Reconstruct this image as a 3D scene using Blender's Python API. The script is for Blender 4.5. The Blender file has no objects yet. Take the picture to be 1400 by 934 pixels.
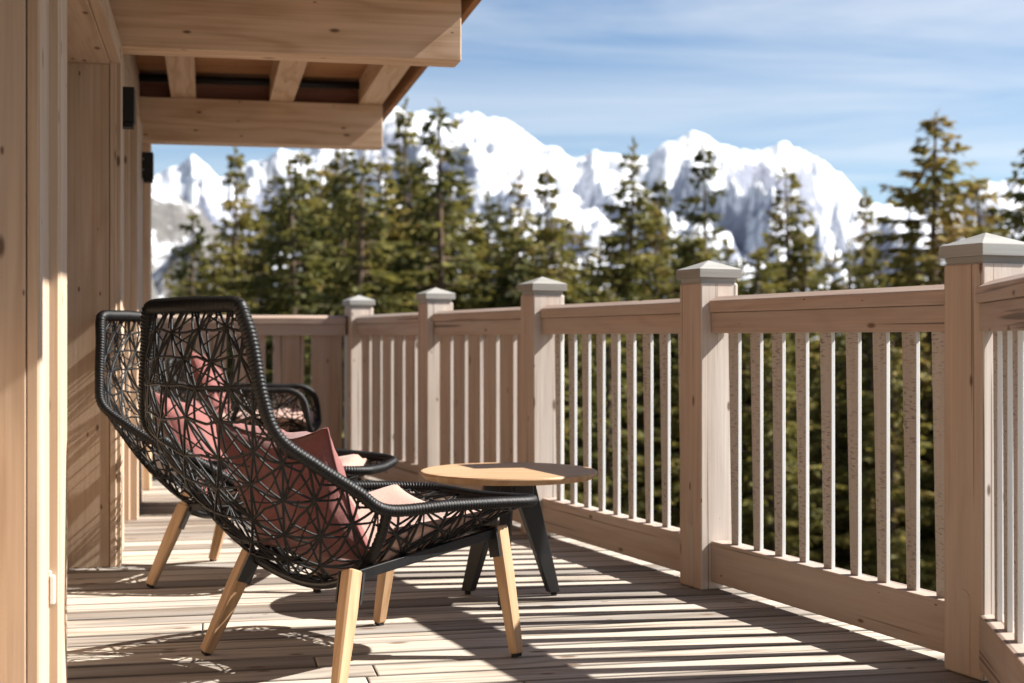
import bpy, bmesh, math, random
from mathutils import Vector, Matrix, noise
random.seed(7)
sc = bpy.context.scene
COL = sc.collection
R = math.radians
F_PX = 1944.0; HZ = 463.0; CAM_Z = 0.93

# ------------------------------------------------------------------ materials
def new_mat(name):
    m = bpy.data.materials.new(name); m.use_nodes = True
    nt = m.node_tree; nt.nodes.clear()
    out = nt.nodes.new('ShaderNodeOutputMaterial')
    bs = nt.nodes.new('ShaderNodeBsdfPrincipled')
    nt.links.new(bs.outputs[0], out.inputs[0])
    return m, nt, bs, out

class NT:
    def __init__(s, nt): s.nt = nt
    def n(s, t, **kw):
        o = s.nt.nodes.new(t)
        for k, v in kw.items(): setattr(o, k, v)
        return o
    def link(s, a, b): s.nt.links.new(a, b)
    def val(s, sock, v):
        if hasattr(v, 'links') or isinstance(v, bpy.types.NodeSocket): s.link(v, sock)
        else: sock.default_value = v
    def math(s, op, a, b=0.0, c=0.0, clamp=False):
        o = s.n('ShaderNodeMath', operation=op); o.use_clamp = clamp
        s.val(o.inputs[0], a); s.val(o.inputs[1], b); s.val(o.inputs[2], c)
        return o.outputs[0]
    def noise(s, vec, scale=1.0, detail=4.0, rough=0.55, dist=0.0):
        o = s.n('ShaderNodeTexNoise'); s.link(vec, o.inputs['Vector'])
        o.inputs['Scale'].default_value = scale; o.inputs['Detail'].default_value = detail
        o.inputs['Roughness'].default_value = rough; o.inputs['Distortion'].default_value = dist
        return o.outputs[0]
    def scale(s, vec, x, y, z=1.0, loc=(0, 0, 0)):
        o = s.n('ShaderNodeMapping'); s.link(vec, o.inputs[0])
        o.inputs['Scale'].default_value = (x, y, z); o.inputs['Location'].default_value = loc
        return o.outputs[0]
    def ramp(s, f, stops, mode='LINEAR'):
        o = s.n('ShaderNodeValToRGB'); s.link(f, o.inputs[0]); cr = o.color_ramp; cr.interpolation = mode
        while len(cr.elements) < len(stops): cr.elements.new(0.5)
        for e, (p, c) in zip(cr.elements, stops):
            e.position = p; e.color = (c[0], c[1], c[2], 1) if not isinstance(c, (int, float)) else (c, c, c, 1)
        return o.outputs[0]
    def mix(s, f, a, b, bt='MIX'):
        o = s.n('ShaderNodeMix', data_type='RGBA', blend_type=bt); s.val(o.inputs[0], f)
        for i, v in ((6, a), (7, b)):
            if isinstance(v, bpy.types.NodeSocket): s.link(v, o.inputs[i])
            else: o.inputs[i].default_value = (v[0], v[1], v[2], 1)
        return o.outputs[2]
    def bump(s, h, strength, dist=0.002):
        o = s.n('ShaderNodeBump'); s.link(h, o.inputs['Height'])
        o.inputs['Strength'].default_value = strength; o.inputs['Distance'].default_value = dist
        return o.outputs[0]

def wood(name, light, dark, knot=(.10, .05, .025), grey=None, greyamt=.4, rough=.7, ring=38., ringamt=.35, knots=True,
         var=.25, bump=.5, checks=False, spots=0.0, edge=None):
    """planks: UV.x runs along the grain in metres, UV.y across; every board sits 10 m further along UV.y"""
    m, nt, bs, out = new_mat(name); T = NT(nt)
    uv = T.n('ShaderNodeUVMap').outputs[0]
    sx = T.n('ShaderNodeSeparateXYZ'); T.link(uv, sx.inputs[0])
    board = T.math('FLOOR', T.math('ADD', T.math('DIVIDE', sx.outputs[1], 10.0), .5))
    wn = T.n('ShaderNodeTexWhiteNoise', noise_dimensions='1D'); T.link(board, wn.inputs['W'])
    rnd = wn.outputs[0]
    sh = T.n('ShaderNodeCombineXYZ'); T.link(T.math('MULTIPLY', rnd, 37.0), sh.inputs[0])
    T.link(T.math('MULTIPLY', board, -7.31), sh.inputs[1]); 
    add = T.n('ShaderNodeVectorMath', operation='ADD'); T.link(uv, add.inputs[0]); T.link(sh.outputs[0], add.inputs[1])
    p = add.outputs[0]
    fine = T.noise(T.scale(p, 1.6, 95), 1.0, 5, .65)
    mid = T.noise(T.scale(p, .9, 22), 1.0, 3, .5)
    warp = T.noise(T.scale(p, .8, 5.0), 1.0, 2, .5)
    s2 = T.n('ShaderNodeSeparateXYZ'); T.link(p, s2.inputs[0])
    warp2 = T.noise(T.scale(p, 5.0, 9.0), 1.0, 2, .5)
    ringv = T.math('SINE', T.math('MULTIPLY', T.math('ADD', T.math('MULTIPLY', s2.outputs[1], .35), T.math('ADD', T.math('MULTIPLY', warp, .22), T.math('MULTIPLY', warp2, .018))), ring * 6.283))
    ringv = T.math('POWER', T.math('ADD', T.math('MULTIPLY', ringv, .5), .5), 2.5)
    f = T.math('ADD', T.math('MULTIPLY', fine, .55), T.math('MULTIPLY', mid, .45))
    f = T.math('ADD', f, T.math('MULTIPLY', ringv, ringamt * .45))
    f = T.math('ADD', f, T.math('MULTIPLY', T.math('SUBTRACT', rnd, .5), var))
    base = T.ramp(f, [(.36, light), (.74, dark)])
    if grey:
        g = T.noise(T.scale(p, .7, 7), 1.0, 4, .6)
        base = T.mix(T.math('MULTIPLY', T.ramp(g, [(.35, 0.), (.7, 1.)]), greyamt), base, grey)
    if knots:
        vo = T.n('ShaderNodeTexVoronoi', feature='F1', voronoi_dimensions='2D'); T.link(T.scale(p, 3.4, 8.5), vo.inputs['Vector']); vo.inputs['Scale'].default_value = 1
        vo.inputs['Randomness'].default_value = .95
        sz = T.n('ShaderNodeSeparateColor'); T.link(vo.outputs['Color'], sz.inputs[0])
        thr = T.math('MULTIPLY', T.math('POWER', sz.outputs[0], 2.4), .135)
        k = T.math('SUBTRACT', 1.0, T.math('DIVIDE', vo.outputs['Distance'], T.math('ADD', thr, .0005)), clamp=True)
        k = T.math('MULTIPLY', k, 1.8, clamp=True)
        base = T.mix(T.math('MULTIPLY', k, .85), base, knot)
    if checks:
        ck = T.noise(T.scale(p, .55, 48), 1.0, 2, .4)
        c = T.ramp(ck, [(.325, 1.), (.355, 0.)])
        base = T.mix(T.math('MULTIPLY', c, .7), base, (dark[0] * .25, dark[1] * .25, dark[2] * .25))
    if edge:      # grime gathered along the two long edges of every board
        t = T.math('SUBTRACT', T.math('SUBTRACT', sx.outputs[1], T.math('MULTIPLY', board, 10.0)), edge[0] + edge[1] / 2)
        wob = T.noise(T.scale(p, 2.5, 8), 1.0, 4, .65)
        d = T.math('SUBTRACT', edge[1] / 2, T.math('ABSOLUTE', t))
        a = T.math('SUBTRACT', 1.0, T.math('DIVIDE', d, T.math('ADD', .003, T.math('MULTIPLY', wob, .015))), clamp=True)
        base = T.mix(T.math('MULTIPLY', a, .6), base, (.055, .046, .04))
    if spots:
        st = T.noise(T.scale(p, 150, 45), 1.0, 3, .6)
        patch = T.noise(T.scale(p, 3.0, 5), 1.0, 2, .5)
        a = T.math('MULTIPLY', T.ramp(st, [(.53, 0.), (.63, 1.)]), T.ramp(patch, [(.33, .1), (.55, 1.)]))
        base = T.mix(T.math('MULTIPLY', a, spots), base, (.055, .045, .04))
    T.link(base, bs.inputs['Base Color'])
    bs.inputs['Roughness'].default_value = rough
    bs.inputs['Specular IOR Level'].default_value = .25
    T.link(T.bump(T.math('ADD', fine, T.math('MULTIPLY', mid, .6)), bump, .0015), bs.inputs['Normal'])
    return m

def plain(name, col, rough=.5, spec=.5, metal=0., nscale=60., namt=.25, bump=0., coords='Object'):
    m, nt, bs, out = new_mat(name); T = NT(nt)
    tc = T.n('ShaderNodeTexCoord').outputs[coords]
    n = T.noise(tc, nscale, 4, .6)
    T.link(T.mix(n, tuple(c * (1 - namt) for c in col), tuple(min(1, c * (1 + namt)) for c in col)), bs.inputs['Base Color'])
    T.link(T.math('ADD', T.math('MULTIPLY', n, .25), rough - .12), bs.inputs['Roughness'])
    bs.inputs['Specular IOR Level'].default_value = spec; bs.inputs['Metallic'].default_value = metal
    if bump: T.link(T.bump(n, bump, .002), bs.inputs['Normal'])
    return m

def fabric(name, a, b):
    m, nt, bs, out = new_mat(name); T = NT(nt)
    uv = T.n('ShaderNodeTexCoord').outputs['Object']
    w1 = T.noise(T.scale(uv, 500, 60, 60), 1, 2); w2 = T.noise(T.scale(uv, 60, 500, 500), 1, 2)
    big = T.noise(uv, 9, 4)
    f = T.math('ADD', T.math('MULTIPLY', T.math('ADD', w1, w2), .35), T.math('MULTIPLY', big, .35))
    T.link(T.ramp(f, [(.3, a), (.72, b)]), bs.inputs['Base Color'])
    bs.inputs['Roughness'].default_value = .95; bs.inputs['Specular IOR Level'].default_value = .1
    bs.inputs['Sheen Weight'].default_value = .25; bs.inputs['Sheen Roughness'].default_value = .5
    T.link(T.bump(T.math('ADD', T.math('ADD', w1, w2), T.math('MULTIPLY', big, 2.0)), .5, .003), bs.inputs['Normal'])
    return m

M = {}
M['wall'] = wood('larch_wall', (.55, .415, .30), (.37, .255, .165), grey=(.45, .37, .30), greyamt=.4, ring=22, ringamt=.25, var=.16, bump=.25)
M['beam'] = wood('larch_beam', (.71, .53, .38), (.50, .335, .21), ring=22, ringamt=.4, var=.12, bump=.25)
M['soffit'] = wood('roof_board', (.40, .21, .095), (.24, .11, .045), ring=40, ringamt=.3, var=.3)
M['plate'] = wood('red_brown_plate', (.26, .125, .09), (.16, .07, .045), ring=40, ringamt=.2, knots=False)
M['rail'] = wood('stained_rail', (.42, .31, .245), (.27, .19, .145), grey=(.40, .355, .325), greyamt=.65, ring=30, ringamt=.2, var=.18, bump=.5, checks=True)
M['post'] = wood('stained_post', (.46, .345, .27), (.33, .235, .18), grey=(.42, .38, .345), greyamt=.5, ring=26, ringamt=.2, var=.14, bump=.6, checks=True)
M['slat'] = wood('weathered_slat', (.46, .41, .375), (.33, .285, .255), grey=(.43, .41, .39), greyamt=.6, knots=False, ringamt=.1, var=.22, bump=.5, spots=.62)
M['silver'] = wood('silvered_edge', (.70, .71, .70), (.55, .56, .55), knots=False, ringamt=.1, var=.12, bump=.4)  # weather-greyed wood, paled further so the slat ends look sunlit
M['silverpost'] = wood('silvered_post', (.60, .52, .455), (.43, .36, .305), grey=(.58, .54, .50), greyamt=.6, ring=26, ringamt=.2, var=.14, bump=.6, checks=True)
M['cap'] = wood('weathered_cap', (.31, .30, .28), (.20, .19, .17), grey=(.33, .345, .345), greyamt=.6, knots=False, ringamt=.15, bump=.6)
M['deck'] = wood('weathered_deck', (.49, .41, .325), (.15, .112, .082), grey=(.31, .295, .275), greyamt=.75, ring=30, ringamt=.45, var=.72, rough=.8, bump=1.0, checks=True, edge=(.95, .1296))
M['teak'] = wood('teak', (.47, .315, .185), (.33, .19, .095), ring=45, ringamt=.3, knots=False, var=.15, rough=.5, bump=.25)
M['weave'] = plain('black_cord', (.0045, .0042, .0042), .5, .26, 0, 90, .4, .2)
M['metal'] = plain('black_metal', (.008, .008, .0085), .4, .4, 0, 40, .2)
M['tableleg'] = plain('charcoal_metal', (.016, .016, .0165), .45, .4, 0, 30, .2)
M['lamp'] = plain('matt_black', (.008, .008, .008), .5, .3, 0, 50, .2)
M['screw'] = plain('bright_screw', (.6, .6, .58), .35, .5, .8, 50, .1)
M['white'] = plain('white_plastic', (.75, .77, .74), .4, .5, 0, 50, .08)
M['rose'] = fabric('rose_fabric', (.15, .052, .048), (.275, .108, .098))
M['piping'] = fabric('rose_piping', (.12, .036, .034), (.22, .075, .07))
M['pad'] = fabric('blush_fabric', (.35, .21, .17), (.48, .315, .26))
M['rubber'] = plain('rubber', (.012, .012, .012), .7, .3)

# ------------------------------------------------------------------ mesh builder
class MB:
    nboard = 0
    def __init__(s): s.v = []; s.f = []; s.uv = []; s.smooth = []; s.mi = {}
    @staticmethod
    def board(): MB.nboard += 1; return (MB.nboard % 97) * 10.0
    def quaduv(s, idx, uvs, smooth=False): s.f.append(tuple(idx)); s.uv.append(uvs); s.smooth.append(smooth)
    def hexa(s, P, g=0, off=None, uy=None):
        """8 corners indexed [ix][iy][iz]; g = grain axis"""
        if off is None: off = MB.board()
        b = len(s.v); s.v += [Vector(p) for p in P]
        ax = [(P_[1] - P_[0]).length for P_ in ((Vector(P[0]), Vector(P[4])), (Vector(P[0]), Vector(P[2])), (Vector(P[0]), Vector(P[1])))]
        ux = random.random() * 20; uy = random.random() * .5 if uy is None else uy
        for a in range(3):
            o1, o2 = [(1, 2), (2, 0), (0, 1)][a]
            for side in (0, 1):
                ids = []
                for (i, j) in ((0, 0), (1, 0), (1, 1), (0, 1)):
                    c = [0, 0, 0]; c[a] = side; c[o1] = i; c[o2] = j
                    ids.append(c[0] * 4 + c[1] * 2 + c[2])
                if side == 0: ids = ids[::-1]
                uvs = []
                for k in ids:
                    c = ((k >> 2) & 1, (k >> 1) & 1, k & 1)
                    co = [c[i] * ax[i] for i in range(3)]
                    if a == g: uvs.append((ux + co[o1] * .15, off + uy + co[o2]))
                    else:
                        oth = 3 - a - g
                        uvs.append((ux + co[g], off + uy + co[oth] + .37 * a + .21 * side))
                s.quaduv([b + k for k in ids], uvs)
    def box(s, o, e, lo, hi, g=0, off=None):
        """box in the frame (origin o, axes e) from lo to hi"""
        P = []
        for i in (0, 1):
            for j in (0, 1):
                for k in (0, 1):
                    c = ((lo[0], hi[0])[i], (lo[1], hi[1])[j], (lo[2], hi[2])[k])
                    P.append(o + e[0] * c[0] + e[1] * c[1] + e[2] * c[2])
        s.hexa(P, g, off)
    def prism(s, pts, z0, z1, off=None):
        n = len(pts); b = len(s.v)
        for p in pts: s.v.append(Vector((p[0], p[1], z0)))
        for p in pts: s.v.append(Vector((p[0], p[1], z1)))
        for i in range(n):
            j = (i + 1) % n; L = (Vector(pts[i]) - Vector(pts[j])).length
            of = MB.board() if off is None else off; r = random.random() * 9
            s.quaduv([b + i, b + j, b + n + j, b + n + i], [(r + z0, of), (r + z0, of + L), (r + z1, of + L), (r + z1, of)])
        s.quaduv([b + n + i for i in range(n)], [(p[0], p[1]) for p in pts])
        s.quaduv([b + i for i in reversed(range(n))], [(p[0], p[1]) for p in reversed(pts)])
    def loft(s, rings, smooth=True, caps=True, off=None, closed=False):
        off = MB.board() if off is None else off
        b = len(s.v); n = len(rings[0]); m = len(rings); L = 0; us = []
        for i, r in enumerate(rings):
            s.v += [Vector(p) for p in r]
            if i: L += (sum((Vector(p) for p in r), Vector()) / n - sum((Vector(p) for p in rings[i - 1]), Vector()) / n).length
            us.append(L)
        per = [0]
        for k in range(n): per.append(per[-1] + (Vector(rings[0][k]) - Vector(rings[0][(k + 1) % n])).length)
        mm = m if closed else m - 1
        for i in range(mm):
            i2 = (i + 1) % m; u2 = us[i2] if i2 else L + .01
            for k in range(n):
                k2 = (k + 1) % n
                s.quaduv([b + i * n + k, b + i * n + k2, b + i2 * n + k2, b + i2 * n + k],
                         [(us[i], off + per[k]), (us[i], off + per[k + 1]), (u2, off + per[k + 1]), (u2, off + per[k])], smooth)
        if caps and not closed:
            s.quaduv([b + k for k in reversed(range(n))], [(k * .01, off) for k in range(n)])
            s.quaduv([b + (m - 1) * n + k for k in range(n)], [(k * .01, off) for k in range(n)])
    def tube(s, pts, r, n=6, closed=False, caps=True, disp=None, smooth=True):
        pts = [Vector(p) for p in pts]; m = len(pts); rings = []
        up = None; prev = None; acc = 0
        for i, p in enumerate(pts):
            t = (pts[(i + 1) % m] - pts[i - 1]) if closed else (pts[min(i + 1, m - 1)] - pts[max(i - 1, 0)])
            if t.length < 1e-9: t = Vector((0, 0, 1))
            t.normalize()
            if up is None:
                up = Vector((0, 0, 1)) if abs(t.z) < .9 else Vector((1, 0, 0))
            up = (up - t * up.dot(t)).normalized(); sd = t.cross(up)
            if i: acc += (p - pts[i - 1]).length
            ring = []
            for k in range(n):
                a = 2 * math.pi * k / n
                rr = r(i / (m - 1)) if callable(r) else r
                if disp: rr += disp(acc, a)
                ring.append(p + up * math.cos(a) * rr + sd * math.sin(a) * rr)
            rings.append(ring)
        s.loft(rings, smooth, caps, 0.0, closed)
    def build(s, name, mat, parent=None, origin=None, bevel=0, subsurf=0):
        me = bpy.data.meshes.new(name)
        o0 = Vector(origin) if origin is not None else (parent_world(parent) if parent else Vector())
        me.from_pydata([tuple(v - o0) for v in s.v], [], s.f)
        uvl = me.uv_layers.new(name='UVMap'); flat = []
        for u in s.uv:
            for q in u: flat += [q[0], q[1]]
        uvl.data.foreach_set('uv', flat)
        me.polygons.foreach_set('use_smooth', s.smooth)
        for mm_ in (mat if isinstance(mat, (list, tuple)) else [mat]): me.materials.append(mm_)
        for fi, k_ in s.mi.items(): me.polygons[fi].material_index = k_
        me.update()
        ob = bpy.data.objects.new(name, me); COL.objects.link(ob)
        if parent: ob.parent = parent
        else: ob.location = o0
        if bevel:
            b = ob.modifiers.new('bevel', 'BEVEL'); b.width = bevel; b.segments = 2; b.limit_method = 'ANGLE'; b.angle_limit = R(50)
            b.harden_normals = False
        if subsurf:
            q = ob.modifiers.new('sub', 'SUBSURF'); q.levels = subsurf; q.render_levels = subsurf
        return ob

def parent_world(p):
    v = Vector()
    while p: v = v + Vector(p.location); p = p.parent
    return v
def tag(o, label=None, cat=None, group=None, kind=None):
    if label: o['label'] = label
    if cat: o['category'] = cat
    if group: o['group'] = group
    if kind: o['kind'] = kind
    return o
def empty(name, loc, label, cat, group=None, rz=0):
    o = bpy.data.objects.new(name, None); COL.objects.link(o); o.location = loc; o.rotation_euler = (0, 0, rz)
    o.empty_display_size = .2
    return tag(o, label, cat, group)
def copy_tree(o, parent=None):
    c = o.copy(); COL.objects.link(c)
    if parent: c.parent = parent
    for ch in list(o.children): copy_tree(ch, c)
    return c
def catmull(P, n, closed=False):
    P = [Vector(p) for p in P]; out = []; m = len(P)
    for i in range(m if closed else m - 1):
        if closed: a, b, c, d = P[i - 1], P[i], P[(i + 1) % m], P[(i + 2) % m]
        else: a, b, c, d = P[max(i - 1, 0)], P[i], P[i + 1], P[min(i + 2, m - 1)]
        for k in range(n):
            t = k / n
            out.append(.5 * ((2 * b) + (c - a) * t + (2 * a - 5 * b + 4 * c - d) * t * t + (3 * b - a - 3 * c + d) * t ** 3))
    if not closed: out.append(P[-1])
    return out
def resample(P, step, closed=False):
    if closed: P = P + [P[0]]
    out = [P[0]]; need = step
    for i in range(len(P) - 1):
        a, b = P[i], P[i + 1]; L = (b - a).length
        if L < 1e-9: continue
        pos = need
        while pos <= L: out.append(a + (b - a) * (pos / L)); pos += step
        need = pos - L
    if closed and (out[-1] - out[0]).length < step * .6: out.pop()
    return out

# ------------------------------------------------------------------ frames
Z = Vector((0, 0, 1))
W0 = Vector((-1.594, 5.795, 0))
EU = Vector((.978, .2087, 0)).normalized(); EV = Vector((-EU.y, EU.x, 0))
WE = (EU, EV, Z)
def wp(u, v, z=0.): return W0 + EU * u + EV * v + Z * z
def u_at(px, v):          # distance from the wall plane of the line of sight through image column px
    k = (px - 700) / F_PX
    return (k * (W0.y + EV.y * v) - W0.x - EV.x * v) / (EU.x - k * EU.y)

# ------------------------------------------------------------------ camera, light, sky
cam = bpy.data.cameras.new('camera'); co = bpy.data.objects.new('camera', cam); COL.objects.link(co)
co.location = (0, 0, CAM_Z); co.rotation_euler = (R(90), 0, 0)
cam.sensor_width = 36; cam.lens = 50; cam.shift_y = -4 / 1400; cam.clip_end = 40000; cam.clip_start = .05
cam.dof.use_dof = True; cam.dof.focus_distance = 4.3; cam.dof.aperture_fstop = 3.0
sc.camera = co
SUN_EL, SUN_AZ = 41.0, 8.0     # azimuth measured from +X towards +Y
sd = Vector((math.cos(R(SUN_AZ)) * math.cos(R(SUN_EL)), math.sin(R(SUN_AZ)) * math.cos(R(SUN_EL)), math.sin(R(SUN_EL))))
sun = bpy.data.lights.new('sun', 'SUN'); so = bpy.data.objects.new('sun', sun); COL.objects.link(so)
so.rotation_euler = (-sd).to_track_quat('-Z', 'Y').to_euler(); so.location = (20, 3, 20)
sun.energy = 5.0; sun.angle = R(.55); sun.color = (1, .955, .89)
w = bpy.data.worlds.new('World'); sc.world = w; w.use_nodes = True
nt = w.node_tree; nt.nodes.clear(); T = NT(nt)
sky = T.n('ShaderNodeTexSky', sky_type='NISHITA'); sky.sun_disc = False
sky.sun_elevation = R(SUN_EL); sky.sun_rotation = R(90 - SUN_AZ); sky.altitude = 1800; sky.air_density = 1.0; sky.dust_density = .4; sky.ozone_density = 1.2
tc = T.n('ShaderNodeTexCoord').outputs['Generated']
sx = T.n('ShaderNodeSeparateXYZ'); T.link(tc, sx.inputs[0])
# thin cirrus streaks lying on a high sheet
h = T.math('ADD', T.math('MAXIMUM', sx.outputs[2], 0.0), .10)
cx = T.n('ShaderNodeCombineXYZ')
T.link(T.math('DIVIDE', sx.outputs[0], h), cx.inputs[0]); T.link(T.math('DIVIDE', sx.outputs[1], h), cx.inputs[1])
mp = T.n('ShaderNodeMapping'); T.link(cx.outputs[0], mp.inputs[0]); mp.inputs['Rotation'].default_value = (0, 0, R(8)); mp.inputs['Scale'].default_value = (.32, 1.0, 1)
n1 = T.noise(mp.outputs[0], 1.1, 8, .60, .6)
mp2 = T.n('ShaderNodeMapping'); T.link(cx.outputs[0], mp2.inputs[0]); mp2.inputs['Scale'].default_value = (.12, .5, 1); mp2.inputs['Location'].default_value = (3.1, 1.7, 0)
n2 = T.noise(mp2.outputs[0], 1.0, 3, .5)
cl = T.math('MULTIPLY', T.ramp(n1, [(.40, 0.), (.66, 1.)]), T.ramp(n2, [(.30, .15), (.62, 1.)]))
cloudcol = T.n('ShaderNodeRGB'); cloudcol.outputs[0].default_value = (7.2, 7.5, 7.8, 1)
mixc = T.mix(T.math('MULTIPLY', cl, .8), sky.outputs[0], cloudcol.outputs[0])
bg = T.n('ShaderNodeBackground'); T.link(mixc, bg.inputs[0]); bg.inputs[1].default_value = .05
wo = T.n('ShaderNodeOutputWorld'); T.link(bg.outputs[0], wo.inputs[0])
sc.view_settings.view_transform = 'Standard'; sc.view_settings.look = 'None'; sc.view_settings.gamma = 1
sc.view_settings.use_curve_mapping = False; sc.view_settings.exposure = 1.47
sc.render.engine = 'CYCLES'
sc.cycles.max_bounces = 7; sc.cycles.diffuse_bounces = 4; sc.cycles.transparent_max_bounces = 8
sc.cycles.use_denoising = True
sc.cycles.caustics_reflective = False; sc.cycles.caustics_refractive = False

# ------------------------------------------------------------------ railing geometry data
P1 = Vector((1.316, 3.95, 0)); P5 = Vector((-1.037, 9.62, 0))
RD = (P5 - P1).normalized()                       # along the long railing, away from the camera
RN = Vector((-RD.y, RD.x, 0))                     # towards the deck (left)
if RN.x > 0: RN = -RN
posts = [P1 + (P5 - P1) * (i / 4) for i in range(5)]
posts[1] = Vector((.739, 5.348, 0)); posts[2] = Vector((.1437, 6.762, 0)); posts[3] = Vector((-.441, 8.20, 0))
D0 = Vector((-.155, -1, 0)).normalized()          # near run comes back towards the camera from post 1
P0 = P1 + D0 * 2.2
PW = P5 - EU * 1.36                               # where the far run meets the end of the house
def uv_of(p): q = p - W0; return q.dot(EU), q.dot(EV)
edge = [uv_of(p) for p in (P0 + D0 * 6, P1, P5)]
edge.sort(key=lambda q: q[1])
def u_edge(v):
    for (ua, va), (ub, vb) in zip(edge, edge[1:]):
        if v <= vb or (ub, vb) == edge[-1]: return ua + (ub - ua) * (v - va) / (vb - va)

# ------------------------------------------------------------------ deck
mb = MB(); v = -7.4; bw = .140
vmax = uv_of(P5)[1] + .16
while v < vmax:
    cuts = [-.3]
    if random.random() < .22: cuts.append(random.uniform(.3, 1.7))
    v2 = v + bw; dz = random.uniform(-.0012, .0012)
    ua, ub = max(u_edge(v), .2) + .16, max(u_edge(v2), .2) + .16
    for k, c in enumerate(cuts):
        last = k == len(cuts) - 1
        ea, eb = (ua, ub) if last else (cuts[k + 1] - .003, cuts[k + 1] - .003)
        if ea <= c or eb <= c: ea = eb = c + .05
        P = []
        for i in (0, 1):
            for vv, e in ((v + .0052, ea), (v2 - .0052, eb)):
                for zz in (-.035, dz):
                    P.append(wp(c if i == 0 else e, vv, zz))
        mb.hexa(P, 0, None, 0.0)
    v = v2
deck = mb.build('deck_floor', M['deck'], bevel=.005); tag(deck, kind='structure')
mb = MB()
for vv in (-6.5, -4.5, -2.5, -.5, 1.5, 3.4):
    mb.box(W0, WE, (-.3, vv, -.25), (max(.3, u_edge(vv)) + .1, vv + .1, -.04), 0)
tag(mb.build('deck_joists', M['soffit']), kind='structure')

# ------------------------------------------------------------------ railings
ZR = dict(cap_top=1.068, cap_bot=1.026, fas_bot=.950, bot_top=.182, bot_bot=.031)
def post_parts(root, p, ax, s=.16):
    """square post with a pyramid cap; ax = direction of one face normal"""
    e0 = ax.normalized(); e1 = Vector((-e0.y, e0.x, 0)); e = (e0, e1, Z); h = s / 2
    m = MB(); m.box(p, e, (-h, -h, .002), (h, h, 1.136), 2)
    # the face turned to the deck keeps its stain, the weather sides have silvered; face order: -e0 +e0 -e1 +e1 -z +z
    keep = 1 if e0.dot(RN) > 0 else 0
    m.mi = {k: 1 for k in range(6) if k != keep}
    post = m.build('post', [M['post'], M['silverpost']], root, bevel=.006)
    m = MB(); m.box(p, e, (-h + .006, -h + .006, 1.1362), (h - .006, h - .006, 1.1545), 0)
    m.build('neck', M['cap'], post, parent_world(root))
    c = h + .0095; m = MB(); off = MB.board()
    q = [p + e0 * a + e1 * b for a, b in ((-c, -c), (c, -c), (c, c), (-c, c))]
    b0 = [x + Z * 1.155 for x in q]; b1 = [x + Z * 1.1885 for x in q]; ap = p + Z * 1.2245
    b = len(m.v); m.v += b0 + b1 + [ap]
    for i in range(4):
        j = (i + 1) % 4
        m.quaduv([b + i, b + j, b + 4 + j, b + 4 + i], [(0, off), (2 * c, off), (2 * c, off + .034), (0, off + .034)])
        m.quaduv([b + 4 + i, b + 4 + j, b + 8], [(0, off + .1), (2 * c, off + .1), (c, off + .2)])
    m.quaduv([b + 3, b + 2, b + 1, b], [(0, 0), (0, .1), (.1, .1), (.1, 0)])
    m.build('post_cap', M['cap'], post, parent_world(root), bevel=.002)
    # arched wooden plug let into the deck-side face
    sgn = 1 if e0.dot(RN) > 0 else -1
    m = MB(); pts = [(-.032, .01), (.030, .01)] + [(-.001 + .031 * math.cos(a), .215 + .026 * math.sin(a)) for a in [math.pi * k / 8 for k in range(9)]]
    rings = []
    for d in (h - .004, h + .0022):
        rings.append([p + e0 * (sgn * d) + e1 * (x * sgn) + Z * z for x, z in pts])
    m.loft(rings, False, True)
    for k in range(len(m.f)): m.uv[k] = [((m.v[i]).z, m.uv[k][0][1] * 0 + 30 + (m.v[i] - p).dot(e1)) for i in m.f[k]]
    m.build('plug', M['post'], post, parent_world(root), bevel=.0015)
    return post
def run_parts(root, a, b, ha, hb, nslat, nside, plank=False, flip=False):
    """one bay of railing from post a to post b (post half widths ha, hb along the run)"""
    d = (b - a); L = d.length; d.normalize(); n = Vector((-d.y, d.x, 0))
    if n.dot(nside) < 0: n = -n
    e = (d, n, Z); l0, l1 = ha, L - hb; j = random.uniform
    m = MB(); prof = [(-.047, ZR['cap_bot'] + .0005), (.047, ZR['cap_bot'] + .0005), (.047, ZR['cap_top']), (.012, ZR['cap_top'] + .018), (-.012, ZR['cap_top'] + .018), (-.047, ZR['cap_top'])]
    m.loft([[a + d * l + n * y + Z * z for y, z in prof] for l in (l0 + .001, l1 - .001)], False)
    tr = m.build('top_rail', M['rail'], root, bevel=.004)
    m = MB(); m.box(a, e, (l0 + .004, -.038, ZR['fas_bot']), (l1 - .004, .038, ZR['cap_bot'] - .0005), 0)
    m.build('rail_apron', M['rail'], tr, parent_world(root), bevel=.003)
    m = MB(); m.box(a, e, (l0 + .001, -.038, ZR['bot_bot']), (l1 - .001, .038, ZR['bot_top']), 0)
    m.build('bottom_rail', M['rail'], root, bevel=.004)
    for k in range(nslat):
        if plank:
            sp = (l1 - l0) / nslat; c = l0 + sp * (k + .5); wt = wb = min(.205, sp - .05)
            th = .012
        else:
            sp = (l1 - l0) / (nslat + .55); c = (l1 - .112 - sp * k if not flip else l0 + .07 + sp * k) + j(-.004, .004); wt = j(.064, .070); wb = wt - j(.022, .028); th = .0075
        z0, z1 = ZR['bot_top'] - .01, ZR['fas_bot'] + .01; m = MB(); P = []
        for i in (0, 1):
            for t in (-1, 1):
                for zz, ww in ((z0, wb), (z1, wt)):
                    near = c - wt / 2
                    P.append(a + d * ((near + i * ww) if not flip else (near + wt - (1 - i) * ww)) + n * (t * th) + Z * zz)
        m.hexa(P, 2)
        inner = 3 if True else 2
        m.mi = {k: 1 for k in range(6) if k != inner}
        m.build('slat' if not plank else 'plank', [M['rail'], M['silverpost']] if plank else [M['slat'], M['silver']], root, bevel=.002)

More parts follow.
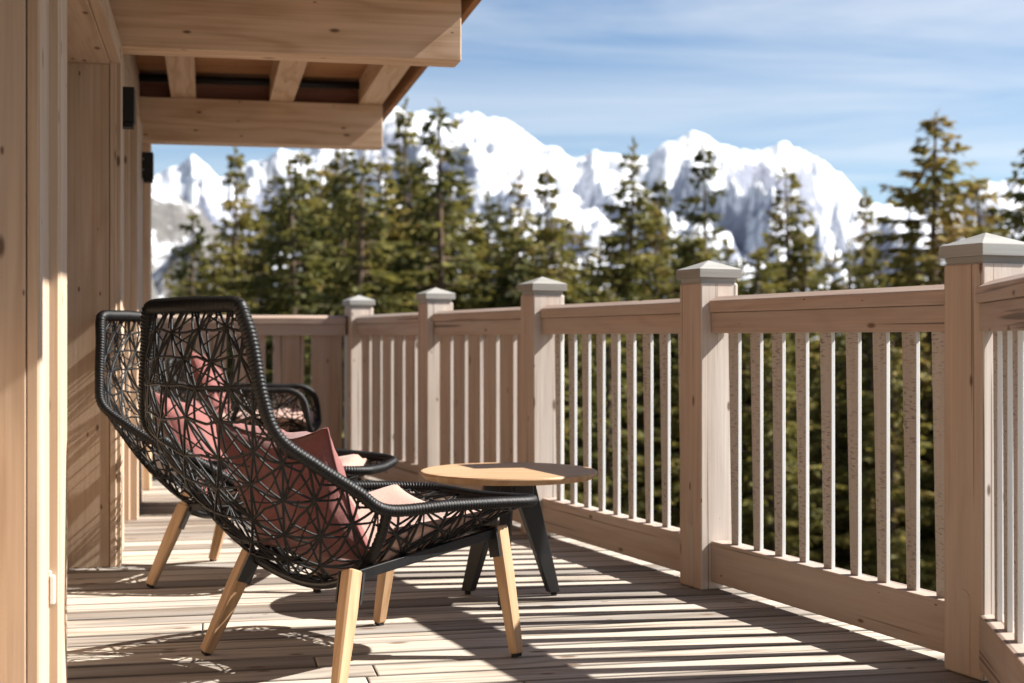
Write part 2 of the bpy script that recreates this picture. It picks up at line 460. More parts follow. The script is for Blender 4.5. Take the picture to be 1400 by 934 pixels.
r1 = empty('wooden_railing', P1 * 1.0, 'long slatted wooden railing with five capped posts on the right, running away from the camera', 'railing')
for i, p in enumerate(posts): post_parts(r1, p, RN if i else RN)
for i in range(4): run_parts(r1, posts[i], posts[i + 1], .08, .08, 9 if i < 2 else 6, RN, plank=i > 1)
r2 = empty('corner_railing', P0, 'short slatted railing run at the right edge, nearest the camera', 'railing')
post_parts(r2, P0, Vector((-1, 0, 0)))
nn = Vector((-.98, .15, 0))
P1b = P1 + RN * -.005
# starts at the near face of post 1
run_parts(r2, P1b, P0, .088, .08, 14, nn, flip=True)
r3 = empty('plank_railing', P5, 'far railing of wide upright planks behind the chairs, joining the chalet end', 'railing')
run_parts(r3, P5, PW, .088, 0, 5, -EV, plank=True)

# ------------------------------------------------------------------ chalet
ch = empty('wooden_chalet', wp(0, 0), 'pale larch chalet wall with door recesses and an overhanging beamed eave on the left', 'house')
cw = parent_world(ch)
def vw(pts): return [tuple(wp(u, v).xy) for u, v in pts]
# near pilaster: stepped boards, each step a face towards the camera and a face towards the sun
vA, vB, vC = -2.66, -2.46, -2.29
uA = u_at(36, vA - .004); uB = u_at(52, vA); uB2 = u_at(55, vA + .015); uD0 = u_at(67, vB); uD = u_at(80, vB); uE0 = u_at(83, vB + .012); uE = u_at(92, vC)
m = MB()
m.prism(vw([(-.6, -8.5), (uA - .001, -8.5), (uA - .001, vA - .02), (uA - .001, vA + .5), (-.6, vA + .5)][0:1] + [(u_at(36, vA) - .25, vA - .004), (uA, vA - .004), (uA, vA + .1), (u_at(36, vA) - .25, vA + .1)]), 0, 2.5) if False else None
m.prism(vw([(-.45, vA - .004), (uA - .0015, vA - .004), (uA - .0015, vA + .06), (-.45, vA + .06)]), 0, 2.42)
wallp = m.build('wall_plank', M['wall'], ch, cw, bevel=.002)
m = MB(); m.prism(vw([(uA + .0015, vA), (uB, vA), (uB, vA + .014), (uB2, vA + .015), (uB2, vC - .02), (uA + .0015, vC - .02)]), 0, 2.42)
m.build('wall_plank', M['wall'], ch, cw, bevel=.003)
m = MB(); m.prism(vw([(uD0 - .03, vB), (uD, vB), (uD, vB + .011), (uE0, vB + .012), (uE, vC), (uD0 - .03, vC)]), 0, 2.42)
frame = m.build('door_frame', M['wall'], ch, cw, bevel=.003)
m = MB(); m.prism(vw([(uB2 - .004, -2.655), (uB2 + .001, -2.652), (uD0, vB - .002), (uD0 - .02, vB - .002)]), 0, 2.42)
m.build('wall_plank', M['wall'], ch, cw, bevel=.002)
# small white catch and screw on the near frame
z_c = lambda y, d: CAM_Z - (y - HZ) * d / F_PX
dc = W0.y + EV.y * (vB - .03)
m = MB(); uc = u_at(72, vB - .012)
for zz, hh in ((z_c(808, dc), .034),):
    m.box(W0, WE, (uc - .006, vB - .014, zz - hh), (uc + .005, vB - .001, zz + hh), 2)
    m.box(W0, WE, (uc - .009, vB - .010, zz + hh - .004), (uc - .004, vB - .0005, zz + hh + .010), 2)
m.build('door_catch', M['white'], frame, cw, bevel=.003)
# solid wall behind the near boards and towards the camera (out of frame, keeps light out)
m = MB(); m.prism(vw([(-.6, -9), (-.16, -9), (-.16, vA - .02), (-.6, vA - .02)]), -.3, 2.55)
m.prism(vw([(-.6, vA + .1), (-.47, vA + .1), (-.47, 3.3), (-.6, 3.3)]), -.3, 2.55)
m.build('wall', M['wall'], ch, cw)
# upper wall over the openings, set back
m = MB()
for k in range(4):
    m.box(W0, WE, (-.30, -2.2, 2.145 + k * .11), (-.06, 3.24, 2.145 + k * .11 + .1085), 1)
m.build('upper_wall', M['wall'], ch, cw, bevel=.002)
# opening one: header, far jamb, casing
ZH = 2.047
m = MB(); m.box(W0, WE, (-.30, vC, ZH), (-.042, -.002, 2.142), 1)
m.box(W0, WE, (-.0405, vC, ZH + .004), (.0, -.002, 2.142), 1)
m.build('header', M['wall'], ch, cw, bevel=.003)
m = MB()
uj = u_at(150, 0)
m.prism(vw([(-.34, 0.0), (uj - .001, 0.0), (uj - .001, .14), (-.34, .14)]), 0, 2.142)
m.prism(vw([(uj + .001, -.003), (u_at(159, 0), -.003), (u_at(159, 0), .006), (.0, .006), (.0, .13), (uj + .001, .13)]), 0, 2.142)
m.build('door_jamb', M['wall'], ch, cw, bevel=.003)
m = MB(); m.prism(vw([(-.40, vC), (-.345, vC), (-.345, 0), (-.40, 0)]), 0, 2.05)
m.build('door_leaf', M['wall'], ch, cw)
# pilaster, second opening, pilaster, third opening, end post
m = MB(); m.prism(vw([(-.34, .145), (-.018, .145), (-.018, .55), (-.34, .55)]), 0, 2.142); m.build('wall_plank', M['wall'], ch, cw, bevel=.003)
m = MB(); m.prism(vw([(-.34, 1.50), (-.045, 1.50), (-.045, 1.515), (-.006, 1.515), (-.006, 1.66), (-.34, 1.66)]), 0, 2.142)
m.build('door_jamb', M['wall'], ch, cw, bevel=.003)
m = MB(); m.prism(vw([(-.34, 1.665), (-.02, 1.665), (-.02, 2.42), (-.34, 2.42)]), 0, 2.142); m.build('wall_plank', M['wall'], ch, cw, bevel=.003)
m = MB(); m.prism(vw([(-.36, .55), (-.24, .55), (-.24, 1.5), (-.36, 1.5)]), 0, 2.142); m.build('door_leaf', M['wall'], ch, cw)
m = MB(); m.prism(vw([(-.36, 2.42), (-.20, 2.42), (-.20, 3.0), (-.36, 3.0)]), 0, 2.142); m.build('door_leaf', M['wall'], ch, cw)
m = MB(); m.prism(vw([(-.34, 3.0), (.0, 3.0), (.0, 3.2), (-.34, 3.2)]), 0, 2.142); m.build('end_post', M['beam'], ch, cw, bevel=.004)
m = MB(); m.prism(vw([(-1.6, 3.2), (-.345, 3.2), (-.345, 3.3), (-1.6, 3.3)]), -.3, 2.55); m.build('gable_wall', M['wall'], ch, cw)
# eave: beams, joists, boards, fascia
UE = 1.50
for vb in (-5.9, -2.86, .04, 2.87):
    m = MB(); m.box(W0, WE, (-.28, vb, 2.127), (1.415, vb + .16, 2.393), 0)
    m.build('beam', M['beam'], ch, cw, bevel=.004)
for uu in (.20, .79, 1.34):
    m = MB(); m.box(W0, WE, (uu - .073, -8.5, 2.3945), (uu + .073, 3.6, 2.545), 1)
    m.build('joist', M['beam'], ch, cw, bevel=.003)
for a, b in ((-.25, .125), (.275, .715), (.865, 1.265)):
    m = MB(); m.box(W0, WE, (a, 2.93, 2.3945), (b, 3.0, 2.49), 0)
    m.build('blocking', M['plate'], ch, cw)
m = MB(); m.tube([wp(-.2, 2.86, 2.505), wp(1.4, 2.86, 2.505)], .026, 10); m.build('conduit', M['lamp'], ch, cw)  # black bar added to stand for the dark gap above the blocking
m = MB(); vv = -8.5
while vv < 3.75:
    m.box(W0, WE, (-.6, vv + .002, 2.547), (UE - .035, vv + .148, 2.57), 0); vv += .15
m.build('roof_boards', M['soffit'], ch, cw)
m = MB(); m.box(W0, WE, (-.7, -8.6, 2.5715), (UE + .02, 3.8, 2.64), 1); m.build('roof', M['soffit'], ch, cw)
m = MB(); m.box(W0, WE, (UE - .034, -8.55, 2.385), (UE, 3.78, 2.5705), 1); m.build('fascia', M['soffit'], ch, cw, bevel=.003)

# wall lamps
def wall_lamp(u0, v0, z0, label):
    root = empty('wall_lamp', wp(u0, v0, z0), label, 'wall lamp', 'black wall lamps on the chalet')
    m = MB(); m.box(W0, WE, (u0, v0, z0), (u0 + .062, v0 + .10, z0 + .145), 2); b = m.build('lamp_body', M['lamp'], root, bevel=.003)
    m = MB(); m.box(W0, WE, (u0 + .008, v0 + .012, z0 - .022), (u0 + .058, v0 + .088, z0 - .0005), 2); m.build('lamp_glass', M['lamp'], root, bevel=.002)
    for k in (.045, .105):
        m = MB(); c = wp(u0 + .008, v0, z0 + k)
        m.tube([c + EV * .001, c - EV * .002], .0035, 10); m.build('screw', M['screw'], b, parent_world(root))
wall_lamp(-.0175, .17, 1.842, 'nearer and larger black box lamp on the wall, with two bright screws')
wall_lamp(-.0195, 2.31, 1.842, 'farther, smaller black box lamp at the end of the wall against the sky')

# ------------------------------------------------------------------ lounge chairs
STN = [((-.556, 1.030), (.215, -.556, 1.030)), ((-.585, .905), (.262, -.543, .915)), ((-.585, .755), (.295, -.532, .775)),
       ((-.520, .590), (.325, -.505, .680)), ((-.405, .405), (.338, -.400, .605)), ((-.275, .285), (.335, -.270, .530)),
       ((-.140, .235), (.330, -.160, .470)), ((.050, .262), (.330, .050, .465)), ((.240, .325), (.325, .240, .458)),
       ((.400, .395), (.295, .405, .447)), ((.485, .432), (.215, .480, .440))]
CLUB = [((-.40, .820), (.250, -.40, .800)), ((-.425, .74), (.300, -.385, .74)), ((-.43, .65), (.320, -.345, .69)),
        ((-.40, .54), (.325, -.28, .670)), ((-.345, .45), (.325, -.20, .664)), ((-.25, .40), (.325, -.10, .660)),
        ((-.12, .385), (.325, .02, .658)), ((.02, .39), (.325, .14, .655)), ((.16, .40), (.325, .26, .650)),
        ((.27, .412), (.325, .325, .59)), ((.335, .425), (.30, .345, .46))]
def surf(ST):
    cen = [Vector((0, a, z)) for (a, z), r in ST]; rim = [Vector(r) for c, r in ST]
    N = 40
    cs, rs = catmull(cen, N), catmull(rim, N); m = len(cs)
    acc = [0]
    for i in range(1, m): acc.append(acc[-1] + (cs[i] - cs[i - 1]).length * .5 + (rs[i] - rs[i - 1]).length * .5)
    tot = acc[-1]
    def S(t, s):            # t 0..1 along the shell, s -1..1 across
        x = max(0, min(1, t)) * tot; lo, hi = 0, m - 1
        while hi - lo > 1:
            md = (lo + hi) // 2
            if acc[md] <= x: lo = md
            else: hi = md
        f = (x - acc[lo]) / max(1e-9, acc[hi] - acc[lo])
        c = cs[lo].lerp(cs[hi], f); r = rs[lo].lerp(rs[hi], f)
        q = abs(s) * math.pi / 2
        p = Vector((r.x * (.55 * math.sin(q) + .45 * abs(s)), 0, 0)); k = .5 * (1 - math.cos(q)) + .5 * s * s
        p.y = c.y + (r.y - c.y) * k; p.z = c.z + (r.z - c.z) * k
        if s < 0: p.x = -p.x
        return p
    return S, tot, rim
def braid(acc, a):
    k = acc * 2 * math.pi / .0105
    return .0019 * math.sin(k + 2.4 * abs((a / math.pi * 2) % 2 - 1)) + .0006 * math.sin(7 * a) 
def make_chair(ST, name, label, cat, loc, rz, front_z, legs, club=False):
    rnd = random.Random(11)
    root = empty(name, loc, label, cat, None, rz)
    S, tot, rim = surf(ST)
    Z0 = Vector()
    # rim
    tz = ST[0][0][1] - .014
    loop = [Vector((0, ST[0][0][0] - .006, tz + .004)), Vector((rim[0].x * .55, ST[0][0][0] - .004, tz + .003))]
    loop += [Vector((rim[0].x, rim[0].y, tz)), Vector((rim[0].x + .024, rim[0].y + .002, tz - .028))] + [r for r in rim[1:]]
    loop += [Vector((.11, ST[-1][0][0] + .004, ST[-1][0][1] + .003)), Vector((0, ST[-1][0][0] + .006, ST[-1][0][1]))]
    loop += [Vector((-p.x, p.y, p.z)) for p in reversed(loop[1:-1])]
    path = resample(catmull(loop, 16, True), .003, True)
    m = MB(); m.tube(path, lambda f: .0158 + .0055 * max(0, 1 - min(f, 1 - f) / .16), 18, True, False, braid); m.build('rim', M['weave'], root, Z0)
    # woven net
    m = MB(); rows = int(round(tot / .080)); cols = 10
    J = {}
    def node(i, j):
        if (i, j) not in J: J[(i, j)] = (rnd.uniform(-.13, .13), rnd.uniform(-.13, .13))
        a, b = J[(i, j)]
        if i in (-cols // 2, cols // 2): a = 0
        return (i + a, j + b)
    def strand(p, q, r=.0035):
        pts = []
        n = max(2, int(3 * math.hypot(p[0] - q[0], p[1] - q[1])))
        for k in range(n + 1):
            f = k / n; si = (p[0] + (q[0] - p[0]) * f) / (cols / 2); tj = (p[1] + (q[1] - p[1]) * f) / rows
            pts.append(S(tj, max(-1, min(1, si))))
        m.tube(pts, r, 5, False, False)
    h = cols // 2
    for j in range(0, rows + 1):
        for i in range(-h, h + 1):
            if (i + j) % 2: 
                continue
            a = node(i, j)
            for dj in (-1, 1):
                if not 0 <= j + dj <= rows: continue
                for di in (-1, 1):
                    if -h <= i + di <= h and dj == 1: strand(a, node(i + di, j + dj), .0040)
                for k in (-.5, .48):
                    x = i + k + rnd.uniform(-.1, .1); y = j + dj * 1.0 + rnd.uniform(-.08, .08)
                    if -h <= x <= h and 0 <= y <= rows: strand(a, (x, y))
                for k in (-1.55, 1.5):
                    x = i + k + rnd.uniform(-.12, .12)
                    if -h <= x <= h and rnd.random() < .55: strand(a, (x, j + dj * .5), .0025)
        prev = None
        if 0 < j < rows:
            for i in range(-h, h + 1):
                q = node(i, j)
                if prev: strand(prev, q, .0041)
                prev = q
    m.build('woven_net', M['weave'], root, Z0)
    # braided ribs from the arms down to the bucket
    t6 = None
    best = 9
    for k in range(101):
        d = (S(k / 100, 1) - rim[6]).length
        if d < best: best, t6 = d, k / 100
    for sgn in (-1, 1):
        m = MB(); m.tube(resample([S(t6, sgn * (1 - .62 * k / 20)) for k in range(21)], .004), .0145, 12, False, True, braid)
        m.build('side_rib', M['weave'], root, Z0)
    # metal frame and legs
    (rt, rf), (ft, ff) = legs            # rear top, rear foot, front top, front foot: (b, a, z)
    m = MB()
    for sgn in (-1, 1):
        A, B = Vector((sgn * rt[0], rt[1], rt[2] - .012)), Vector((sgn * ft[0], ft[1], ft[2] - .012))
        d = (B - A).normalized(); s_ = Vector((1, 0, 0)); u_ = s_.cross(d)
        m.loft([[A + s_ * x * .011 + u_ * y * .014 for x, y in ((-1, -1), (1, -1), (1, 1), (-1, 1))], [B + s_ * x * .011 + u_ * y * .014 for x, y in ((-1, -1), (1, -1), (1, 1), (-1, 1))]], False)
    for tp, sag in ((rt, -.055), (ft, -.015)):
        pts = [Vector((tp[0] * x, tp[1] + (.03 if tp is rt else 0) * (1 - x * x), tp[2] - .008 + sag * (1 - x * x))) for x in [k / 10 - 1 for k in range(21)]]
        m.tube(pts, .013, 8)
    fr = m.build('frame', M['metal'], root, Z0, bevel=.002)
    for tp, ft_ in ((rt, rf), (ft, ff)):
        for sgn in (-1, 1):
            top = Vector((sgn * tp[0], tp[1], tp[2])); foot = Vector((sgn * ft_[0], ft_[1], 0.012))
            d = (foot - top).normalized(); s_ = Vector((1, 0, 0)); s_ = (s_ - d * s_.dot(d)).normalized(); u_ = d.cross(s_)
            def sq(p, hw, ch=.25): return [p + s_ * x * hw + u_ * y * hw for x, y in ((-1, -1 + ch), (-1 + ch, -1), (1 - ch, -1), (1, -1 + ch), (1, 1 - ch), (1 - ch, 1), (-1 + ch, 1), (-1, 1 - ch))]
            m = MB(); L = (foot - top).length
            m.loft([sq(top + d * -.004, .020), sq(top, .0225), sq(top + d * L * .35, .0225), sq(foot - d * .004, .0165), sq(foot, .0150)], False)
            lg = m.build('leg', M['teak'], root, Z0)
            m = MB(); m.loft([sq(foot - d * -.0005, .0125), sq(Vector((foot.x, foot.y, .0015)), .0125)], False); m.build('foot_pad', M['rubber'], lg, Z0)
            m = MB(); inn = Vector((-sgn, 0, 0))
            q = top + inn * .001
            fwd = 1 if tp is ft else -1
            m.loft([[q + d * y - s_ * sgn * x + u_ * w_ for x, w_ in ((.0228, -.022), (.030, -.022), (.030, .022), (.0228, .022))] for y in (-.002, .085)], False)
            yv = Vector((0, -fwd, 0)); yv = (yv - d * yv.dot(d)).normalized()
            m.loft([[q + d * y + yv * x + s_ * w_ for x, w_ in ((.0228, -.021), (.029, -.021), (.029, .021), (.0228, .021))] for y in (-.002, .085)], False)
            m.build('leg_bracket', M['metal'], root, Z0)
    return root, S
LEGS = (((.245, -.215, .300), (.322, -.318)), ((.245, .325, .372), (.322, .326)))
def heading(deg): return R(deg - 90)
CA = Vector((-.445, 4.16, 0)); CB = Vector((-.985, 5.575, 0)); CD = Vector((-1.44, 7.85, 0))
HA, HB, HD = 43.6, -9.0, 3.0
chairA, SA = make_chair(STN, 'lounge_chair', 'high-backed black woven lounge chair nearest the camera, seen from behind', 'lounge chair', CA, heading(HA), .44, LEGS)
chairA['group'] = 'black woven lounge chairs'
chairB = copy_tree(chairA); chairB.location = CB; chairB.rotation_euler = (0, 0, heading(HB))
chairB['label'] = 'high-backed black woven lounge chair behind the nearest one, beside the wall, its net lit grey'
CL_LEGS = (((.25, -.26, .375), (.30, -.32)), ((.25, .24, .385), (.29, .29)))
chairD, SD = make_chair(CLUB, 'club_chair', 'low square-armed black woven armchair, farthest, in front of the plank railing', 'armchair', CD, heading(HD), .44, CL_LEGS, True)

def seat_pad(S, t0, t1, smax, off, thick, loc, rz, label, name='seat_cushion'):
    nt_, ns = 26, 18; top = []; bot = []
    for i in range(nt_ + 1):
        rt, rb = [], []
        for j in range(ns + 1):
            f, g = i / nt_, j / ns * 2 - 1
            t = t0 + (t1 - t0) * f; s = smax * g
            p = S(t, s); du = S(min(1, t + .01), s) - S(max(0, t - .01), s); dv = S(t, min(1, s + .02)) - S(t, max(-1, s - .02))
            n = dv.cross(du); n.normalize()
            if n.dot(Vector((0, .35, 1))) < 0: n = -n
            e = max(abs(f * 2 - 1), abs(g)); puff = max(0., 1 - max(0, (e - .72) / .28) ** 2.2) 
            rb.append(p + n * off); rt.append(p + n * (off + .006 + thick * math.sqrt(puff) * (1 + .08 * noise.noise(p * 9))))
        top.append(rt); bot.append(rb)
    m = MB(); b = len(m.v); W = ns + 1
    for r in top: m.v += r
    for r in bot: m.v += r
    o2 = (nt_ + 1) * W
    q0 = [(0, 0)] * 4
    for i in range(nt_):
        for j in range(ns):
            m.quaduv([i * W + j, i * W + j + 1, (i + 1) * W + j + 1, (i + 1) * W + j], q0, True)
            m.quaduv([o2 + i * W + j, o2 + (i + 1) * W + j, o2 + (i + 1) * W + j + 1, o2 + i * W + j + 1], q0, True)
    for i in range(nt_):
        m.quaduv([i * W, (i + 1) * W, o2 + (i + 1) * W, o2 + i * W], q0, True); k = ns
        m.quaduv([i * W + k, o2 + i * W + k, o2 + (i + 1) * W + k, (i + 1) * W + k], q0, True)
    for j in range(ns):
        m.quaduv([j, o2 + j, o2 + j + 1, j + 1], q0, True); k = nt_ * W
        m.quaduv([k + j, k + j + 1, o2 + k + j + 1, o2 + k + j], q0, True)
    ob = m.build(name, M['pad'], None, Vector()); ob.location = loc; ob.rotation_euler = (0, 0, rz)
    return tag(ob, label, 'cushion', 'blush seat cushions')
seat_pad(SA, .60, .91, .86, .006, .048, CA, heading(HA), 'blush seat cushion in the nearest lounge chair')
seat_pad(SA, .60, .90, .86, .006, .05, CB, heading(HB), 'blush seat cushion in the lounge chair beside the wall')
seat_pad(SD, .42, .95, .62, .006, .07, CD, heading(HD), 'blush seat cushion in the low far armchair')

def pillow(loc, rz, cen, right, up, size, thick, label):
    """cen/right/up in the chair's own axes (right, forward, z)"""
    right = Vector(right).normalized(); up = Vector(up); up = (up - right * up.dot(right)).normalized(); nrm = right.cross(up)
    n = 26; m = MB(); W = n + 1; fr = []; bk = []
    sd_ = random.random() * 50
    for i in range(W):
        for j in range(W):
            x, y = i / n * 2 - 1, j / n * 2 - 1
            # edges bow in a little, corners stay pointed
            k = 1 - .11 * (1 - y * y) * abs(x) ** 3; l = 1 - (.26 if y > 0 else .08) * (1 - x * x) ** 1.3 * abs(y) ** 3
            px, py = x * k * size[0] / 2, y * l * size[1] / 2
            t = thick / 2 * (max(0, 1 - abs(x) ** 2.4) * max(0, 1 - abs(y) ** 2.4)) ** .55
            wv = noise.noise(Vector((x * 2.2 + sd_, y * 2.2, 0))) * .022 + noise.noise(Vector((x * 4.5 + sd_, y * 4.5, 3))) * .012 + abs(noise.noise(Vector((x * 7 + sd_, y * 3, 8)))) * -.008
            fr.append(Vector(cen) + right * px + up * py + nrm * (t + wv * min(1, t * 30) + .0015))
            bk.append(Vector(cen) + right * px + up * py - nrm * (t - wv * min(1, t * 30) + .0015))
    m.v = fr + bk; o2 = W * W; q0 = [(0, 0)] * 4
    for i in range(n):
        for j in range(n):
            a = i * W + j
            m.quaduv([a, a + W, a + W + 1, a + 1], q0, True)
            m.quaduv([o2 + a, o2 + a + 1, o2 + a + W + 1, o2 + a + W], q0, True)
    for i in range(n):
        m.quaduv([i * W, i * W + o2, (i + 1) * W + o2, (i + 1) * W], q0, True)
        a = i * W + n; m.quaduv([a, a + W, a + W + o2, a + o2], q0, True)
        m.quaduv([i, i + 1, i + 1 + o2, i + o2], q0, True)
        a = n * W + i; m.quaduv([a, a + o2, a + 1 + o2, a + 1], q0, True)
    ob = m.build('throw_pillow', M['rose'], None, Vector()); ob.location = loc; ob.rotation_euler = (0, 0, rz)
    bd = [i for i in range(n)] + [i * W + n for i in range(n)] + [n * W + n - i for i in range(n)] + [(n - i) * W for i in range(n)]
    pm = MB(); pm.tube([(fr[i] + bk[i]) * .5 for i in bd], .0042, 6, True, False); pm.build('piping', M['piping'], ob, Vector())
    return tag(ob, label, 'pillow', 'dusty rose pillows')
pillow(CA, heading(HA), (.0, -.235, .505), (1, .20, -.05), (.0, -.45, .80), (.44, .45), .17, 'dusty rose pillow in the nearest lounge chair, one corner above the arm')
pillow(CB, heading(HB), (.02, -.25, .505), (1, .02, .10), (-.05, -.42, .80), (.44, .46), .15, 'dusty rose pillow in the lounge chair beside the wall')
pillow(CD, heading(HD), (.0, -.225, .66), (1, .0, .06), (0, -.30, .80), (.42, .42), .13, 'dusty rose pillow in the low far armchair')

# ------------------------------------------------------------------ side table
TC = Vector((-.0115, 5.07, 0)); TZ = .462; TR = .3155
tb = empty('side_table', TC, 'round teak side table with three splayed charcoal legs', 'side table')
m = MB(); prof = [(0, TZ), (TR - .008, TZ), (TR - .003, TZ - .0015), (TR, TZ - .006), (TR - .001, TZ - .012), (TR - .014, TZ - .026), (TR - .03, TZ - .028), (0, TZ - .028)]
nseg = 96; b = 0; nb = 7
for (r, z) in prof[1:-1]:
    for k in range(nseg):
        a = 2 * math.pi * k / nseg; m.v.append(TC + Vector((r * math.cos(a), r * math.sin(a), z)))
gd = Vector((math.cos(R(12)), math.sin(R(12)), 0)); gp = Vector((-gd.y, gd.x, 0))
def tuv(v):
    q = v - TC; y = q.dot(gp); return (q.dot(gd), y + v.z)
for i in range(len(prof) - 3):
    for k in range(nseg):
        k2 = (k + 1) % nseg; ids = [i * nseg + k, i * nseg + k2, (i + 1) * nseg + k2, (i + 1) * nseg + k]
        m.quaduv(ids[::-1], [tuv(m.v[q]) for q in ids[::-1]], i > 1)
# top split into staves
def stave_strip(zs, flip):
    pass
top_ids = list(range(nseg)); m.quaduv(top_ids, [tuv(m.v[q]) for q in top_ids])
bi = (len(prof) - 3) * nseg; bot_ids = [bi + k for k in reversed(range(nseg))]; m.quaduv(bot_ids, [tuv(m.v[q]) for q in bot_ids])
m.build('tabletop', M['teak'], tb)
FEET = [Vector((-.168, 5.175, 0)), Vector((.170, 5.155, 0)), Vector((-.032, 4.885, 0))]
for f in FEET:
    d = (f - TC); d.z = 0; d.normalize(); s_ = Vector((-d.y, d.x, 0)); m = MB()
    rings = []
    for r_, z_, wr, wt in ((.048, TZ - .030, .044, .021), (.176, .018, .022, .0165), (.178, .014, .020, .015)):
        c = TC + d * r_ + Z * z_; rings.append([c + d * x * wr + s_ * y * wt for x, y in ((-1, -1), (1, -1), (1, 1), (-1, 1))])
    m.loft(rings, False); lg = m.build('leg', M['tableleg'], tb, bevel=.003)
    m = MB(); c = TC + d * .180; m.tube([c + Z * .0135, c + Z * .001], .011, 12); m.build('foot_pad', M['rubber'], lg, TC)
m = MB(); m.box(TC, (Vector((1, 0, 0)), Vector((0, 1, 0)), Z), (-.088, -.03, TZ - .115), (.088, .03, TZ - .0295), 0)
m.build('leg_mount', M['tableleg'], tb, bevel=.006)

# ------------------------------------------------------------------ terrain
def fbm(x, y, o=5, s=0.0): return noise.fractal(Vector((x, y, s)), 1.0, 2.0, o)
def ridged(x, y, o=5, s=0.0): return noise.ridged_multi_fractal(Vector((x, y, s)), 1.0, 2.1, o, 1.0, 2.0)
def gz(x, y):
    d = math.hypot(x, y)
    z = -6.0 - .10 * max(0, d - 8) if d < 60 else -11.2 - .20 * (d - 60) if d < 900 else -179.2 - .05 * (min(d, 3000) - 900)
    return z + fbm(x * .06, y * .06, 4) * min(1.2, d * .03) + fbm(x * .004, y * .004, 4, 7) * min(25, d * .02)
m = MB(); NA, radii = 120, [0.5, 2, 4, 6, 8, 10, 12, 15, 18, 21, 25, 29, 34, 40, 46, 53, 60, 70, 85, 100, 130, 170, 220, 300, 400, 550, 750, 1000, 1400, 2000, 3000, 5000, 9000, 16000]
for r in radii:
    for k in range(NA):
        a = 2 * math.pi * k / NA; x, y = r * math.cos(a), r * math.sin(a); m.v.append(Vector((x, y, gz(x, y))))
for i in range(len(radii) - 1):
    for k in range(NA):
        k2 = (k + 1) % NA; m.quaduv([i * NA + k, (i + 1) * NA + k, (i + 1) * NA + k2, i * NA + k2], [(0, 0)] * 4, True)
m.quaduv([k for k in range(NA)], [(0, 0)] * NA, True)
def snow_mat(name, rock, thr, nz, scale, snowc=(.80, .82, .86)):
    mt, nt, bs, out = new_mat(name); T = NT(nt)
    tc = T.n('ShaderNodeTexCoord').outputs['Object']; g = T.n('ShaderNodeNewGeometry')
    s = T.n('ShaderNodeSeparateXYZ'); T.link(g.outputs['Normal'], s.inputs[0])
    n = T.noise(tc, scale, 8, .68); n2 = T.noise(tc, scale * 7, 5, .65); n3 = T.noise(tc, scale * 24, 4, .65)
    f = T.math('ADD', T.math('MULTIPLY', s.outputs[2], nz), T.math('ADD', T.math('MULTIPLY', n, .62), T.math('ADD', T.math('MULTIPLY', n2, .38), T.math('MULTIPLY', n3, .3))))
    k = T.math('MULTIPLY', T.math('SUBTRACT', f, thr), 14.0, clamp=True)
    rc = T.mix(n2, tuple(c * .6 for c in rock), tuple(c * 1.5 for c in rock))
    T.link(T.mix(k, rc, snowc), bs.inputs['Base Color']); bs.inputs['Roughness'].default_value = .8; bs.inputs['Specular IOR Level'].default_value = .2
    bp = T.n('ShaderNodeBump'); T.link(T.math('ADD', n, T.math('MULTIPLY', n2, .4)), bp.inputs['Height']); bp.inputs['Strength'].default_value = .8; bp.inputs['Distance'].default_value = .10 / scale
    T.link(bp.outputs[0], bs.inputs['Normal'])
    return mt
gm = snow_mat('snow_and_forest_floor', (.06, .048, .03), .68, .0, .25)
tag(m.build('snowy_ground', gm, None, Vector()), kind='structure')

def interp(tab, x):
    if x <= tab[0][0]: return tab[0][1]
    for (a, ya), (b, yb) in zip(tab, tab[1:]):
        if x <= b: return ya + (yb - ya) * (x - a) / (b - a)
    return tab[-1][1]
def mountain(name, tab, px0, px1, r0, rr, r1, valley, na, nr, amp, nscale, mat, jag=3.0, seed=0.0, sharp=1.15):
    m = MB(); W = na + 1
    for i in range(nr + 1):
        f = i / nr; r = r0 + (r1 - r0) * f
        for j in range(W):
            px = px0 + (px1 - px0) * j / na; k = (px - 700) / F_PX
            rc = rr * (1 + .10 * fbm(px * .004, 0, 3, seed + 5))
            y = interp(tab, px) + jag * fbm(px * .03, 3.3, 6, seed)
            H = CAM_Z + (HZ - y) * rc / F_PX
            X, Y = k * r, r
            if r <= rc:
                g = (r - r0) / (rc - r0); base = valley + (H - valley) * g ** sharp; e = min(1, 3.2 * (1 - g)) * (.25 + .75 * min(1, g * 1.6)) + .02
            else:
                g = (r - rc) / (r1 - rc); base = H + (valley - H) * g ** .8; e = .02 + g * .5
            wx, wy = fbm(X * nscale * .6, Y * nscale * .6, 3, seed + 9) * .6, fbm(X * nscale * .6, Y * nscale * .6, 3, seed + 19) * .6
            nz_ = ridged(X * nscale + wx, Y * nscale + wy, 9, seed) - 1.2
            z = base + amp * e * nz_ + amp * .09 * fbm(X * nscale * 7, Y * nscale * 7, 5, seed) * min(1, e * 3)
            if r <= rc: z = min(z, CAM_Z + (H - CAM_Z) * r / rc - .02 * (rc - r))
            m.v.append(Vector((X, Y, z)))
    for i in range(nr):
        for j in range(na):
            a = i * W + j; m.quaduv([a, a + 1, a + W + 1, a + W], [(0, 0)] * 4, True)
    ob = m.build(name, mat, None, Vector()); return tag(ob, kind='structure')
